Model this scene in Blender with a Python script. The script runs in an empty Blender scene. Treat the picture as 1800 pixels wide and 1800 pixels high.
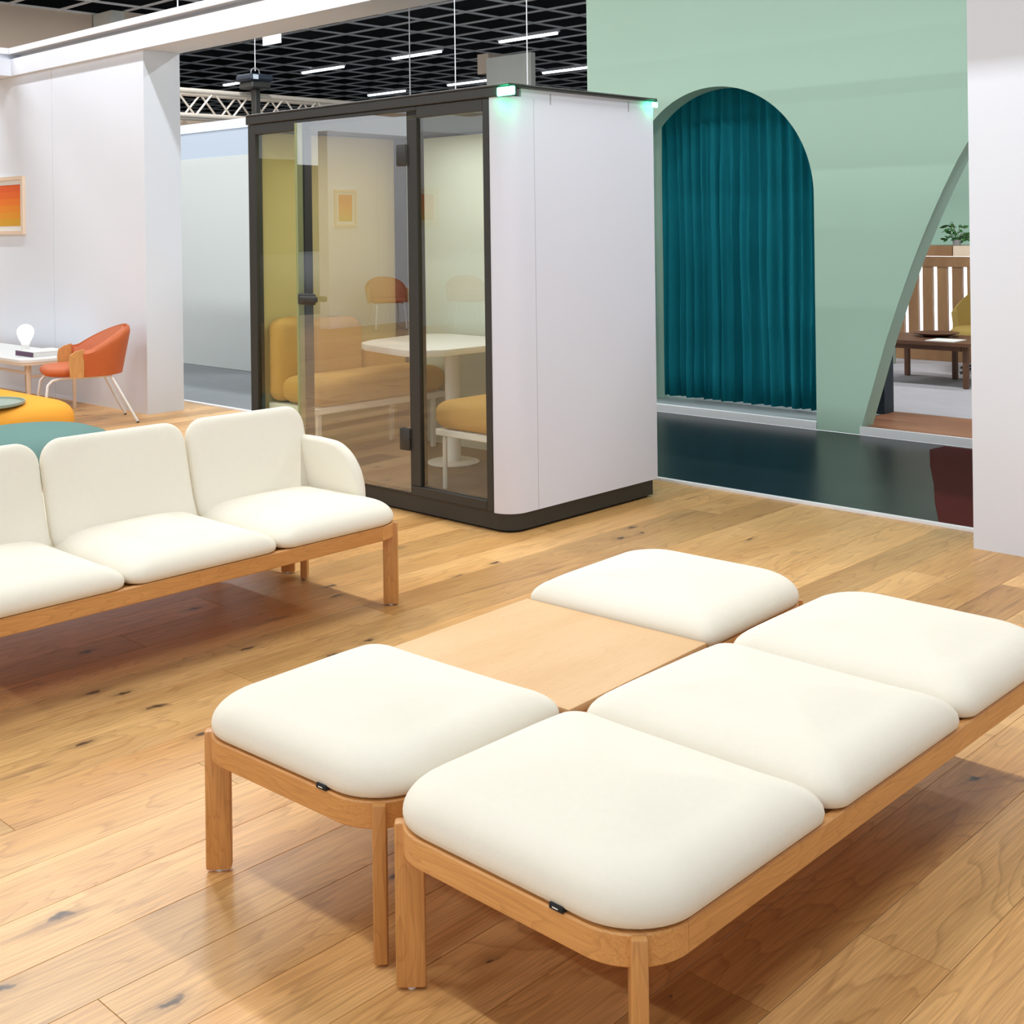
import bpy, bmesh, math, random
from mathutils import Vector, Matrix
random.seed(7)
S = bpy.context.scene
COL = S.collection
PI = math.pi

# ------------------------------------------------------------------ camera, world, lights, exposure
F_PX, HOR, ROLL, YAW, CAM_H = 2170.0, 397.0, 0.0131, math.radians(43.7), 1.5
cd = bpy.data.cameras.new('camera'); cam = bpy.data.objects.new('camera', cd); COL.objects.link(cam)
fw = Vector((-math.sin(YAW), math.cos(YAW), 0)); rt = Vector((math.cos(YAW), math.sin(YAW), 0)); up = Vector((0, 0, 1))
cr, sr = math.cos(ROLL), math.sin(ROLL)
rx = rt*cr - up*sr; uy = rt*sr + up*cr; bz = -fw
cam.matrix_world = Matrix(((rx.x, uy.x, bz.x, 0), (rx.y, uy.y, bz.y, 0), (rx.z, uy.z, bz.z, CAM_H), (0, 0, 0, 1)))
cd.sensor_width = 36; cd.lens = F_PX/1800*36; cd.shift_y = -(900-HOR)/1800; cd.clip_end = 200; cd.clip_start = 0.05
S.camera = cam
S.view_settings.view_transform = 'Standard'; S.view_settings.look = 'None'
S.view_settings.exposure = 0.27; S.view_settings.gamma = 1.0; S.view_settings.use_curve_mapping = False

w = bpy.data.worlds.new('hall_ambient'); S.world = w; w.use_nodes = True
w.node_tree.nodes['Background'].inputs[0].default_value = (0.90, 0.95, 1.0, 1)
w.node_tree.nodes['Background'].inputs[1].default_value = 1.15

def area(name, loc, sx, sy, power, col=(1, 1, 1), target=None, spread=PI):
    l = bpy.data.lights.new(name, 'AREA'); l.shape = 'RECTANGLE'; l.size = sx; l.size_y = sy
    l.energy = power; l.color = col; l.spread = spread
    o = bpy.data.objects.new(name, l); COL.objects.link(o); o.location = loc
    if target is not None:
        o.rotation_euler = (Vector(target)-Vector(loc)).to_track_quat('-Z', 'X').to_euler()
    return o
# rows of ceiling tubes (the rows of the hall carry on over the stand, 4.1 m apart)
WARM = (0.95, 0.98, 1.0)
for k in range(6):
    area('ceiling_tube_lamp', (-15.4+3.1*k, 4.30, 4.95), 1.45, 0.12, 62, WARM)
    area('ceiling_tube_lamp', (-15.4+3.1*k, 0.20, 4.95), 1.45, 0.12, 46, WARM)
    area('ceiling_tube_lamp', (-15.4+3.1*k, -3.90, 4.95), 1.45, 0.12, 52, WARM)
    area('ceiling_tube_lamp', (-15.4+3.1*k, 8.40, 4.95), 1.45, 0.12, 70, (0.95, 0.98, 1))
for x_ in (-13.2, -10.4): area('far_wall_fill_lamp', (x_, 6.4, 4.9), 1.45, 0.12, 45, (0.97, 0.99, 1))  # added fill lights to brighten the far wall, outside the tube rows
# stand spotlights on the far side of the hall aisle, aimed at the seating
area('stand_spot_lamp', (-7.0, 3.2, 4.6), 0.5, 0.3, 48, (1, .97, .93), (-2.6, 2.2, 0))

# ------------------------------------------------------------------ helpers
def lin(c):
    return tuple((v/255/12.92 if v/255 <= 0.04045 else ((v/255+0.055)/1.055)**2.4) for v in c)
def mat(name, rgb=(200, 200, 200), rough=0.5, metal=0.0, emit=None, estr=0, bump=0, bscale=300, spec=0.5, vary=0, vscale=3):
    m = bpy.data.materials.new(name); m.use_nodes = True
    nt = m.node_tree; b = nt.nodes['Principled BSDF']
    c = lin(rgb)+(1,)
    b.inputs['Base Color'].default_value = c; b.inputs['Roughness'].default_value = rough
    b.inputs['Metallic'].default_value = metal; b.inputs['Specular IOR Level'].default_value = spec
    if emit:
        b.inputs['Emission Color'].default_value = lin(emit)+(1,); b.inputs['Emission Strength'].default_value = estr
    if bump or vary:
        g = nt.nodes.new('ShaderNodeNewGeometry')
    if bump:
        n = nt.nodes.new('ShaderNodeTexNoise'); n.inputs['Scale'].default_value = bscale; n.inputs['Detail'].default_value = 3
        nt.links.new(g.outputs['Position'], n.inputs['Vector'])
        bp = nt.nodes.new('ShaderNodeBump'); bp.inputs['Strength'].default_value = bump; bp.inputs['Distance'].default_value = 0.004
        nt.links.new(n.outputs['Fac'], bp.inputs['Height']); nt.links.new(bp.outputs['Normal'], b.inputs['Normal'])
    if vary:
        n = nt.nodes.new('ShaderNodeTexNoise'); n.inputs['Scale'].default_value = vscale; n.inputs['Detail'].default_value = 5
        nt.links.new(g.outputs['Position'], n.inputs['Vector'])
        mx = nt.nodes.new('ShaderNodeMix'); mx.data_type = 'RGBA'
        mx.inputs['A'].default_value = tuple(min(1, x*(1-vary)) for x in c[:3])+(1,)
        mx.inputs['B'].default_value = tuple(min(1, x*(1+vary)) for x in c[:3])+(1,)
        nt.links.new(n.outputs['Fac'], mx.inputs['Factor']); nt.links.new(mx.outputs['Result'], b.inputs['Base Color'])
    return m

def wood(name, light, mid, dark, rough=0.45, axis=1, knots=0.0, rnd=0.25, scale=1.0, contrast=1.0, coat=0.0):
    """Procedural timber, grain along the given axis; per-object variation."""
    m = bpy.data.materials.new(name); m.use_nodes = True
    nt = m.node_tree; N = nt.nodes.new; L = nt.links.new; b = nt.nodes['Principled BSDF']
    b.inputs['Roughness'].default_value = rough; b.inputs['Coat Weight'].default_value = coat
    g = N('ShaderNodeNewGeometry'); oi = N('ShaderNodeObjectInfo')
    sh = N('ShaderNodeVectorMath'); sh.operation = 'SCALE'; sh.inputs[0].default_value = (37.0, 91.0, 53.0); L(oi.outputs['Random'], sh.inputs['Scale'])
    ad = N('ShaderNodeVectorMath'); ad.operation = 'ADD'; L(g.outputs['Position'], ad.inputs[0]); L(sh.outputs[0], ad.inputs[1])
    def mapped(across, along):
        v = [across]*3; v[axis] = along
        mp = N('ShaderNodeVectorMath'); mp.operation = 'MULTIPLY'; mp.inputs[1].default_value = v; L(ad.outputs[0], mp.inputs[0]); return mp.outputs[0]
    def noise(vec, sc, det=4, dist=0.0):
        n = N('ShaderNodeTexNoise'); n.inputs['Scale'].default_value = sc; n.inputs['Detail'].default_value = det
        n.inputs['Distortion'].default_value = dist; L(vec, n.inputs['Vector']); return n.outputs['Fac']
    def math_(op, a, bb=None):
        n = N('ShaderNodeMath'); n.operation = op
        for i, v in enumerate((a, bb)):
            if v is None: continue
            if isinstance(v, (int, float)): n.inputs[i].default_value = v
            else: L(v, n.inputs[i])
        return n.outputs[0]
    def ramp(fac, stops):
        r = N('ShaderNodeValToRGB'); e = r.color_ramp.elements
        e[0].position, e[0].color = stops[0][0], tuple(stops[0][1])+(1,); e[1].position, e[1].color = stops[-1][0], tuple(stops[-1][1])+(1,)
        for p, c in stops[1:-1]:
            q = e.new(p); q.color = tuple(c)+(1,)
        L(fac, r.inputs['Fac']); return r.outputs['Color']
    def mix(fac, a, bb, kind='MIX'):
        n = N('ShaderNodeMix'); n.data_type = 'RGBA'; n.blend_type = kind
        for key, v in (('Factor', fac), ('A', a), ('B', bb)):
            if isinstance(v, (int, float)): n.inputs[key].default_value = v
            elif isinstance(v, tuple): n.inputs[key].default_value = v+(1,)
            else: L(v, n.inputs[key])
        return n.outputs['Result']
    lt, md, dk = lin(light), lin(mid), lin(dark)
    broad = noise(mapped(4.0*scale, 0.55*scale), 1.0, 3, 0.4)
    rings = math_('MULTIPLY', broad, 24.0); rings = math_('FRACT', rings)
    ringc = ramp(rings, [(0.0, (0, 0, 0)), (0.72, (0.25,)*3), (0.93, (1, 1, 1)), (1.0, (0, 0, 0))])
    fib = noise(mapped(190.0*scale, 5.0*scale), 1.0, 4)
    tone = noise(mapped(2.6*scale, 0.5*scale), 1.0, 3)
    base = ramp(tone, [(0.3, md), (0.66, lt)])
    base = mix(math_('MULTIPLY', ringc, 0.34*contrast), base, dk)
    fibf = ramp(fib, [(0.38, (1, 1, 1)), (0.62, (0, 0, 0))])
    base = mix(math_('MULTIPLY', fibf, 0.30*contrast), base, dk)
    rv = ramp(oi.outputs['Random'], [(0, (1-rnd, 1-rnd*1.08, 1-rnd*1.25)), (0.5, (1, 1, 1)), (1, (1+rnd*0.25, 1+rnd*0.25, 1+rnd*0.3))])
    base = mix(1.0, base, rv, 'MULTIPLY')
    if knots:
        vor = N('ShaderNodeTexVoronoi'); vor.voronoi_dimensions = '2D'; vor.inputs['Scale'].default_value = 1.0
        wob = N('ShaderNodeVectorMath'); wob.operation = 'ADD'; L(mapped(5.0, 2.3), wob.inputs[0])
        nz = N('ShaderNodeTexNoise'); nz.inputs['Scale'].default_value = 30; L(ad.outputs[0], nz.inputs['Vector'])
        wsc = N('ShaderNodeVectorMath'); wsc.operation = 'SCALE'; L(nz.outputs['Color'], wsc.inputs[0]); wsc.inputs['Scale'].default_value = 0.16
        L(wsc.outputs[0], wob.inputs[1]); L(wob.outputs[0], vor.inputs['Vector'])
        keep = math_('GREATER_THAN', noise(mapped(3.1, 1.7), 1.0, 2), 0.54)
        kd = ramp(vor.outputs['Distance'], [(0.018, (1, 1, 1)), (0.045, (0.85,)*3), (0.07, (0.28,)*3), (0.20, (0, 0, 0))])
        base = mix(math_('MULTIPLY', math_('MULTIPLY', kd, keep), knots), base, lin((58, 38, 26)))
        cr_ = noise(mapped(7.0, 0.7), 1.0, 6, 1.2)
        cf = ramp(cr_, [(0.645, (0, 0, 0)), (0.70, (1, 1, 1))])
        base = mix(math_('MULTIPLY', cf, 0.5*knots), base, lin((110, 74, 44)))
    L(base, b.inputs['Base Color'])
    bp = N('ShaderNodeBump'); bp.inputs['Strength'].default_value = 0.12; bp.inputs['Distance'].default_value = 0.002
    L(fib, bp.inputs['Height']); L(bp.outputs['Normal'], b.inputs['Normal'])
    return m

def link(name, me, m, parent=None):
    o = bpy.data.objects.new(name, me); COL.objects.link(o)
    if m is not None and len(me.materials) == 0: me.materials.append(m)
    if parent is not None: o.parent = parent
    return o
def obj(name, bm, m, parent=None, smooth=False, flat_angle=None):
    bmesh.ops.recalc_face_normals(bm, faces=bm.faces)
    me = bpy.data.meshes.new(name); bm.to_mesh(me); bm.free()
    if smooth:
        me.polygons.foreach_set('use_smooth', [True]*len(me.polygons))
        if flat_angle: me.set_sharp_from_angle(angle=math.radians(flat_angle))
    return link(name, me, m, parent)
def tag(o, label, cat=None, group=None, kind=None):
    o['label'] = label
    if cat: o['category'] = cat
    if group: o['group'] = group
    if kind: o['kind'] = kind
    return o
def thing(name, loc, label, cat, group=None):
    o = bpy.data.objects.new(name, None); COL.objects.link(o); o.location = loc; o.empty_display_size = 0.1
    return tag(o, label, cat, group)

def add_box(bm, x0, x1, y0, y1, z0, z1, bev=0.0, seg=1):
    vs = [bm.verts.new((x, y, z)) for z in (z0, z1) for x, y in ((x0, y0), (x1, y0), (x1, y1), (x0, y1))]
    fs = [(0, 3, 2, 1), (4, 5, 6, 7), (0, 1, 5, 4), (1, 2, 6, 5), (2, 3, 7, 6), (3, 0, 4, 7)]
    faces = [bm.faces.new([vs[i] for i in f]) for f in fs]
    if bev:
        es = {e for f in faces for e in f.edges}
        bmesh.ops.bevel(bm, geom=list(es), offset=bev, segments=seg, affect='EDGES', profile=0.5)
def box(name, m, x0, x1, y0, y1, z0, z1, parent=None, bev=0.0, seg=1):
    bm = bmesh.new(); add_box(bm, x0, x1, y0, y1, z0, z1, bev, seg); return obj(name, bm, m, parent, smooth=bool(bev), flat_angle=35 if bev else None)
def add_prism(bm, pts, z0, z1, axis='z'):
    def mk(p, h):
        return {'z': (p[0], p[1], h), 'y': (p[0], h, p[1]), 'x': (h, p[0], p[1])}[axis]
    a = [bm.verts.new(mk(p, z0)) for p in pts]; b = [bm.verts.new(mk(p, z1)) for p in pts]
    n = len(pts)
    bm.faces.new(a[::-1]); bm.faces.new(b)
    for i in range(n): bm.faces.new((a[i], a[(i+1) % n], b[(i+1) % n], b[i]))
def prism(name, m, pts, z0, z1, parent=None, axis='z', bev=0, smooth=False):
    bm = bmesh.new(); add_prism(bm, pts, z0, z1, axis)
    if bev: bmesh.ops.bevel(bm, geom=[e for e in bm.edges], offset=bev, segments=2, affect='EDGES', profile=0.5, clamp_overlap=True)
    return obj(name, bm, m, parent, smooth=smooth or bool(bev), flat_angle=35)
def add_tube(bm, pts, r, seg=10, cap=True):
    pts = [Vector(p) for p in pts]; rs = r if isinstance(r, (list, tuple)) else [r]*len(pts)
    rings = []; t0 = (pts[1]-pts[0]).normalized()
    ref = Vector((0, 0, 1)) if abs(t0.z) < 0.9 else Vector((1, 0, 0))
    n = t0.cross(ref).normalized()
    for i, p in enumerate(pts):
        t = (pts[min(i+1, len(pts)-1)]-pts[max(i-1, 0)]).normalized()
        n = (n-t*n.dot(t)).normalized(); bb = t.cross(n)
        rings.append([bm.verts.new(p+(n*math.cos(a)+bb*math.sin(a))*rs[i]) for a in (2*PI*k/seg for k in range(seg))])
    for a, b in zip(rings, rings[1:]):
        for k in range(seg): bm.faces.new((a[k], a[(k+1) % seg], b[(k+1) % seg], b[k]))
    if cap: bm.faces.new(rings[0][::-1]); bm.faces.new(rings[-1])
def tube(name, m, pts, r, parent=None, seg=10):
    bm = bmesh.new(); add_tube(bm, pts, r, seg); return obj(name, bm, m, parent, smooth=True, flat_angle=50)
def add_lathe(bm, prof, cx, cy, seg=32):
    rings = []
    for r, z in prof:
        if r < 1e-5: rings.append([bm.verts.new((cx, cy, z))])
        else: rings.append([bm.verts.new((cx+r*math.cos(2*PI*k/seg), cy+r*math.sin(2*PI*k/seg), z)) for k in range(seg)])
    for a, b in zip(rings, rings[1:]):
        for k in range(seg):
            k2 = (k+1) % seg
            if len(a) == 1 and len(b) == 1: continue
            if len(a) == 1: bm.faces.new((a[0], b[k2], b[k]))
            elif len(b) == 1: bm.faces.new((a[k], a[k2], b[0]))
            else: bm.faces.new((a[k], a[k2], b[k2], b[k]))
def lathe(name, m, prof, cx, cy, parent=None, seg=32, flat=40):
    bm = bmesh.new(); add_lathe(bm, prof, cx, cy, seg); return obj(name, bm, m, parent, smooth=True, flat_angle=flat)
def rrect(x0, x1, y0, y1, R, n=10, straight=6):
    """Closed counter-clockwise outline; R = radii at (x1,y0),(x1,y1),(x0,y1),(x0,y0)."""
    if not isinstance(R, (list, tuple)): R = [R]*4
    cs = [(x1-R[0], y0+R[0], -PI/2, R[0]), (x1-R[1], y1-R[1], 0, R[1]), (x0+R[2], y1-R[2], PI/2, R[2]), (x0+R[3], y0+R[3], PI, R[3])]
    pts = []
    for i, (cx, cy, a0, r) in enumerate(cs):
        for k in range(n+1):
            a = a0+PI/2*k/n; pts.append((cx+r*math.cos(a), cy+r*math.sin(a)))
        nx, ny, na, nr = cs[(i+1) % 4]; e = (nx+nr*math.cos(na), ny+nr*math.sin(na)); s0 = pts[-1]
        for k in range(1, straight):
            t = k/straight; pts.append((s0[0]+(e[0]-s0[0])*t, s0[1]+(e[1]-s0[1])*t))
    return pts
def pillow_bm(outline, rings, bottom=None, fn=None):
    """rings: list of (inset, z); inset may be a function of the point. Shrinks the outline inwards; closes with a centre point."""
    bm = bmesh.new()
    cx = (max(p[0] for p in outline)+min(p[0] for p in outline))/2; cy = (max(p[1] for p in outline)+min(p[1] for p in outline))/2
    hx = (max(p[0] for p in outline)-min(p[0] for p in outline))/2; hy = (max(p[1] for p in outline)-min(p[1] for p in outline))/2
    fn = fn or (lambda v: v)
    R = []
    for ins, z in rings:
        row = []
        for p in outline:
            i = ins(p) if callable(ins) else ins
            row.append(bm.verts.new(fn(Vector((cx+(p[0]-cx)*max(0, 1-i/hx), cy+(p[1]-cy)*max(0, 1-i/hy), z(p) if callable(z) else z)))))
        R.append(row)
    n = len(outline)
    for a, b in zip(R, R[1:]):
        for k in range(n): bm.faces.new((a[k], a[(k+1) % n], b[(k+1) % n], b[k]))
    for row in (R[0], R[-1]):
        c = Vector((0, 0, 0))
        for v in row: c += v.co
        c = bm.verts.new(c/n)
        for k in range(n): bm.faces.new((row[k], row[(k+1) % n], c))
    return bm
def copy_tree(o, dx=(0, 0, 0), parent=None):
    c = o.copy(); COL.objects.link(c); c.parent = parent
    if parent is None: c.location = o.location+Vector(dx)
    for ch in o.children: copy_tree(ch, parent=c)
    return c

# ------------------------------------------------------------------ materials
M_white = mat('white_paint', (227, 232, 241), 0.6, vary=0.02, vscale=2)
M_trimwhite = mat('bright_white_trim', (244, 245, 247), 0.5)
M_green = mat('sage_green_paint', (178, 210, 191), 0.6, vary=0.02, vscale=1.5)
M_oakfloor = wood('oak_floorboard', (238, 191, 125), (214, 159, 92), (142, 92, 48), 0.36, 1, 0.95, 0.30)
M_oak = wood('oak_furniture', (224, 166, 100), (208, 146, 80), (156, 100, 48), 0.42, 1, 0, 0.10, 1.8, 0.8)
M_oakx = wood('oak_furniture_cross', (224, 166, 100), (208, 146, 80), (156, 100, 48), 0.42, 0, 0, 0.10, 1.8, 0.8)
M_oakz = wood('oak_furniture_upright', (224, 166, 100), (208, 146, 80), (156, 100, 48), 0.42, 2, 0, 0.10, 1.8, 0.9)
M_oaktop = wood('oak_table_panel', (230, 189, 140), (220, 176, 124), (190, 144, 94), 0.5, 1, 0, 0.03, 3.0, 0.55)
M_cream = mat('cream_wool', (236, 229, 213), 0.95, bump=0.25, bscale=900, spec=0.15, vary=0.02, vscale=60)
M_subfloor = mat('subfloor', (120, 84, 52), 0.8)
M_black = mat('black_metal', (48, 47, 44), 0.45, bump=0.05, bscale=500)
M_blackfloor = mat('black_gloss_floor', (34, 39, 42), 0.28, spec=0.4, bump=0.06, bscale=25, vary=0.35, vscale=2)
M_greyfloor = mat('grey_carpet', (128, 132, 134), 0.9, bump=0.3, bscale=200, vary=0.08, vscale=8)
M_podwhite = mat('pod_white_laminate', (221, 223, 235), 0.5)
M_mustard = mat('mustard_fabric', (206, 164, 98), 0.95, bump=0.3, bscale=500, spec=0.15, vary=0.04, vscale=40)
M_olive = mat('mustard_felt_lining', (208, 194, 140), 0.95, bump=0.2, bscale=400, spec=0.1)
M_podback = mat('pale_green_panel', (208, 216, 204), 0.6)
M_podceil = mat('charcoal_acoustic_ceiling', (84, 90, 96), 0.9)
M_podcarpet = mat('brown_grey_carpet', (118, 106, 96), 0.95, bump=0.4, bscale=300, vary=0.15, vscale=14)
M_whitemetal = mat('white_powder_coat', (238, 238, 235), 0.4)
M_teal = mat('teal_curtain_cloth', (34, 150, 166), 0.9, bump=0.2, bscale=500, spec=0.1)
M_tealwool = mat('grey_teal_wool', (108, 140, 134), 0.95, bump=0.3, bscale=500, spec=0.1)
M_yellowwool = mat('amber_wool', (242, 168, 66), 0.95, bump=0.3, bscale=500, spec=0.1)
M_orange = mat('rust_orange_leather', (196, 98, 48), 0.55, bump=0.35, bscale=30, vary=0.08, vscale=9)
M_orange_in = mat('rust_leather_inner', (206, 122, 84), 0.55, bump=0.5, bscale=24)
M_tag = mat('black_fabric_tag', (24, 24, 28), 0.8)
M_ceil = mat('dark_hall_ceiling', (46, 47, 51), 0.9, vary=0.25, vscale=0.8)
M_bar = mat('grey_ceiling_bar', (238, 238, 240), 0.6)
M_baffle = mat('dark_ceiling_baffle', (40, 41, 45), 0.9)
M_tubeon = mat('lit_tube', (255, 255, 255), 0.5, emit=(238, 246, 255), estr=3.0)
M_green_led = mat('green_status_led', (40, 255, 160), 0.4, emit=(60, 255, 175), estr=26.0)
M_alu = mat('truss_aluminium', (226, 214, 200), 0.4, 0.3)
M_peach = mat('peach_wall_paint', (216, 196, 176), 0.8, vary=0.05, vscale=1)
M_greywall = mat('pale_grey_green_wall', (208, 211, 206), 0.7)
M_bluegrey = mat('blue_grey_band', (188, 198, 210), 0.7)
M_concrete = mat('pale_concrete', (216, 216, 208), 0.85, vary=0.08, vscale=3)
M_walnut = wood('walnut', (118, 78, 54), (92, 58, 40), (60, 36, 24), 0.45, 1, 0, 0.05, 1.5, 0.6)
M_walnutz = wood('walnut_upright', (118, 78, 54), (92, 58, 40), (60, 36, 24), 0.45, 2, 0, 0.05, 1.5, 0.6)
M_slat = wood('partition_oak', (166, 126, 86), (144, 104, 68), (104, 72, 44), 0.5, 2, 0, 0.08, 1.5, 0.6)
M_redwood = wood('reddish_floor', (164, 112, 82), (138, 90, 64), (92, 56, 40), 0.4, 0, 0, 0.05, 1.2, 0.7)
M_rug = mat('light_grey_rug', (172, 168, 172), 0.95, bump=0.3, bscale=150, vary=0.1, vscale=5)
M_ochre = mat('ochre_wool', (164, 138, 78), 0.95, bump=0.3, bscale=400, spec=0.1)
M_leaf = mat('plant_leaf', (52, 104, 46), 0.5, vary=0.25, vscale=40)
M_stem = mat('plant_stem', (74, 82, 42), 0.6)
M_maroon = mat('maroon_patch', (84, 26, 22), 0.6, spec=0.05)
M_navy = mat('dark_navy_panel', (36, 44, 56), 0.6)
M_bulb = mat('white_glass_bulb', (250, 250, 250), 0.2, emit=(255, 252, 246), estr=0.35)
M_paper = mat('book_paper', (232, 230, 226), 0.8)
M_purple = mat('purple_book_spine', (96, 66, 92), 0.6)
M_gold = mat('orange_print', (232, 130, 34), 0.7)
M_ply = mat('pale_timber_frame', (232, 210, 186), 0.5)
M_sage = mat('sage_tabletop', (150, 164, 150), 0.4)
M_grey = mat('mid_grey', (150, 150, 152), 0.6)
M_gap = mat('panel_seam', (176, 178, 182), 0.8)

def glass(name, tint, refl):
    m = bpy.data.materials.new(name); m.use_nodes = True; nt = m.node_tree; nt.nodes.clear()
    N = nt.nodes.new; L = nt.links.new
    out = N('ShaderNodeOutputMaterial'); tr = N('ShaderNodeBsdfTransparent'); gl = N('ShaderNodeBsdfGlossy'); mx = N('ShaderNodeMixShader')
    tr.inputs['Color'].default_value = tint+(1,); gl.inputs['Roughness'].default_value = 0.0; gl.inputs['Color'].default_value = (1, 1, 1, 1)
    lw = N('ShaderNodeLayerWeight'); pw = N('ShaderNodeMath'); pw.operation = 'POWER'; pw.inputs[1].default_value = 5; L(lw.outputs['Facing'], pw.inputs[0])
    ad = N('ShaderNodeMath'); ad.operation = 'ADD'; ad.inputs[1].default_value = refl; L(pw.outputs[0], ad.inputs[0])
    ge = N('ShaderNodeNewGeometry'); iv = N('ShaderNodeMath'); iv.operation = 'SUBTRACT'; iv.inputs[0].default_value = 1; L(ge.outputs['Backfacing'], iv.inputs[1])
    mu = N('ShaderNodeMath'); mu.operation = 'MULTIPLY'; mu.use_clamp = True; L(ad.outputs[0], mu.inputs[0]); L(iv.outputs[0], mu.inputs[1])
    L(mu.outputs[0], mx.inputs[0]); L(tr.outputs[0], mx.inputs[1]); L(gl.outputs[0], mx.inputs[2]); L(mx.outputs[0], out.inputs[0])
    return m
M_glass = glass('clear_pod_glass', (0.96, 0.975, 0.955), 0.11)
M_glassL = glass('greenish_pod_glass', (0.96, 0.975, 0.90), 0.05)
M_glassD = glass('pod_door_glass', (0.95, 0.95, 0.935), 0.27)
M_edge = mat('green_glass_edge', (148, 156, 108), 0.25)

# ------------------------------------------------------------------ the setting
PLW, X_EDGE = 0.197, -1.083
fl = box('floor', M_subfloor, -16.5, 2.5, -9.0, 5.80, -0.06, -0.014)
tag(fl, 'knotty oak plank floor of the stand', 'floor', kind='structure')
k0, k1 = -58, 8
for k in range(k0, k1):
    xa = X_EDGE+PLW*k; xb = xa+PLW-0.0012
    far_left = xa < -7.2
    if xb < -12.6: continue
    lo = 0.55 if xa > -6.5 else 1.6
    y = lo-random.random()*2.0
    while y < 5.80:
        ln = random.choice((1.5, 1.9, 2.2, 2.2))*(1.25 if far_left else 1.0)
        ya, yb = max(y, lo), min(y+ln-0.0012, 5.80)
        if yb-ya > 0.004:
            box('plank', M_oakfloor, xa, xb, ya, yb, -0.014, 0.0, fl, 0.0007)
        y += ln
# remaining floor of the stand, outside the view
rest = bmesh.new()
add_box(rest, -16.5, 2.5, -9.0, 0.54, -0.014, 0.0); add_box(rest, -16.5, -12.62, 0.55, 5.8, -0.014, 0.0)
add_box(rest, 0.5, 2.5, 0.55, 5.8, -0.014, 0.0); add_box(rest, -12.6, -6.7, 0.55, 1.59, -0.014, 0.0)
obj('plank_field', rest, M_oakfloor, fl)
t1 = box('trim_1', M_trimwhite, -16.5, 2.5, 5.802, 5.835, -0.03, 0.014)
tag(t1, 'thin white edging strip where the oak floor meets the dark floor', 'trim', kind='structure')
hf = box('floor_hall', M_blackfloor, -6.6, 6.0, 5.836, 7.96, -0.06, -0.004); tag(hf, 'glossy black aisle floor in front of the green wall', 'floor', kind='structure')
hg = box('floor_hall_far', M_greyfloor, -60, -6.62, 5.836, 50, -0.06, -0.004); tag(hg, 'grey hall floor beyond the end of the white wall', 'floor', kind='structure')
hs_ = box('floor_hall_side', M_greyfloor, -60, -16.52, -75, 5.83, -0.06, -0.004); tag(hs_, 'grey hall floor beyond the left side of the stand', 'floor', kind='structure')
hh = box('floor_hall_rear', M_greyfloor, -6.6, 20, 14.6, 50, -0.06, -0.004); tag(hh, 'grey hall floor far behind the stand', 'floor', kind='structure')

# left white wall with seams, header beam
wl = thing('wall_left', (-10.5, 5.2, 0), 'white stand wall at left carrying the framed orange print', 'wall'); wl['kind'] = 'structure'; wl.location = (0, 0, 0)
for xa, xb in ((-9.998, -9.11), (-10.716, -10.0), (-12.2, -10.72), (-14.0, -12.204)):
    if xa == -9.998: xa = -10.716
    elif xa == -10.716: continue
    box('wall_panel', M_white, xa+0.002, xb-0.002, 5.21, 5.545, 0, 2.975, wl)
box('panel_seam', M_gap, -14.0, -9.13, 5.216, 5.54, 0, 2.974, wl)
hb = thing('trim_2', (0, 0, 0), 'white header beam running above the left wall and across the opening', 'beam'); hb['kind'] = 'structure'
box('beam_front', M_white, -11.45, 3.0, 5.17, 5.55, 2.976, 3.135, hb)
box('beam_groove', mat('beam_groove_grey', (206, 202, 198), 0.7), -11.44, 3.0, 5.25, 5.54, 3.135, 3.18, hb)
box('beam_cap', M_white, -11.45, 3.0, 5.15, 5.58, 3.18, 3.235, hb)
hb2 = thing('trim_3', (0, 0, 0), 'white header beam turning towards the camera at the far left', 'beam'); hb2['kind'] = 'structure'
box('beam_front', M_white, -11.87, -11.452, -3.0, 5.58, 2.976, 3.135, hb2)
box('beam_cap', M_white, -11.87, -11.452, -3.0, 5.58, 3.18, 3.235, hb2)
box('beam_groove', M_white, -11.85, -11.49, -3.0, 5.56, 3.135, 3.18, hb2)
# off-view side wall, seen mirrored in the pod glass
ws = thing('wall_side', (0, 0, 0), 'white side wall of the stand beyond the left frame, mirrored in the pod glass', 'wall'); ws['kind'] = 'structure'
for ya, yb in ((-9.0, -6.2), (-6.196, -5.0), (-4.996, -4.75), (-4.746, -3.70)):
    box('wall_panel', M_white, -14.1, -13.9, ya, yb, 0, 2.95, ws)
# right white wall
wr = box('wall_right', M_white, -2.385, 4.0, 5.52, 5.79, 0, 3.6); tag(wr, 'plain white wall at the right edge', 'wall', kind='structure')

# green wall with two openings
GY0, GY1, GZ = 7.95, 8.12, 4.3
ARC_C, ARC_R, ARC_Z = -5.44, 0.86, 1.69
BELL = [(-4.206, 0.0), (-4.10, 0.335), (-3.997, 0.67), (-3.90, 0.94), (-3.80, 1.20), (-3.72, 1.39), (-3.64, 1.565), (-3.56, 1.73), (-3.47, 1.90), (-3.38, 2.045), (-3.27, 2.19), (-3.14, 2.33), (-2.98, 2.45), (-2.80, 2.53), (-2.60, 2.56)]
BELL = [(x-0.04, z) for x, z in BELL]
bell = BELL+[(-5.28-x, z) for x, z in BELL[-2::-1]]
gb = bmesh.new()
def gquad(a, b, c, d): gb.faces.new([gb.verts.new(p) for p in (a, b, c, d)])
def gcol(xa, za, xb, zb):
    for y in (GY0, GY1): gquad((xa, y, za), (xb, y, zb), (xb, y, GZ), (xa, y, GZ))
def greveal(pts):
    for (xa, za), (xb, zb) in zip(pts, pts[1:]): gquad((xa, GY0, za), (xb, GY0, zb), (xb, GY1, zb), (xa, GY1, za))
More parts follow.
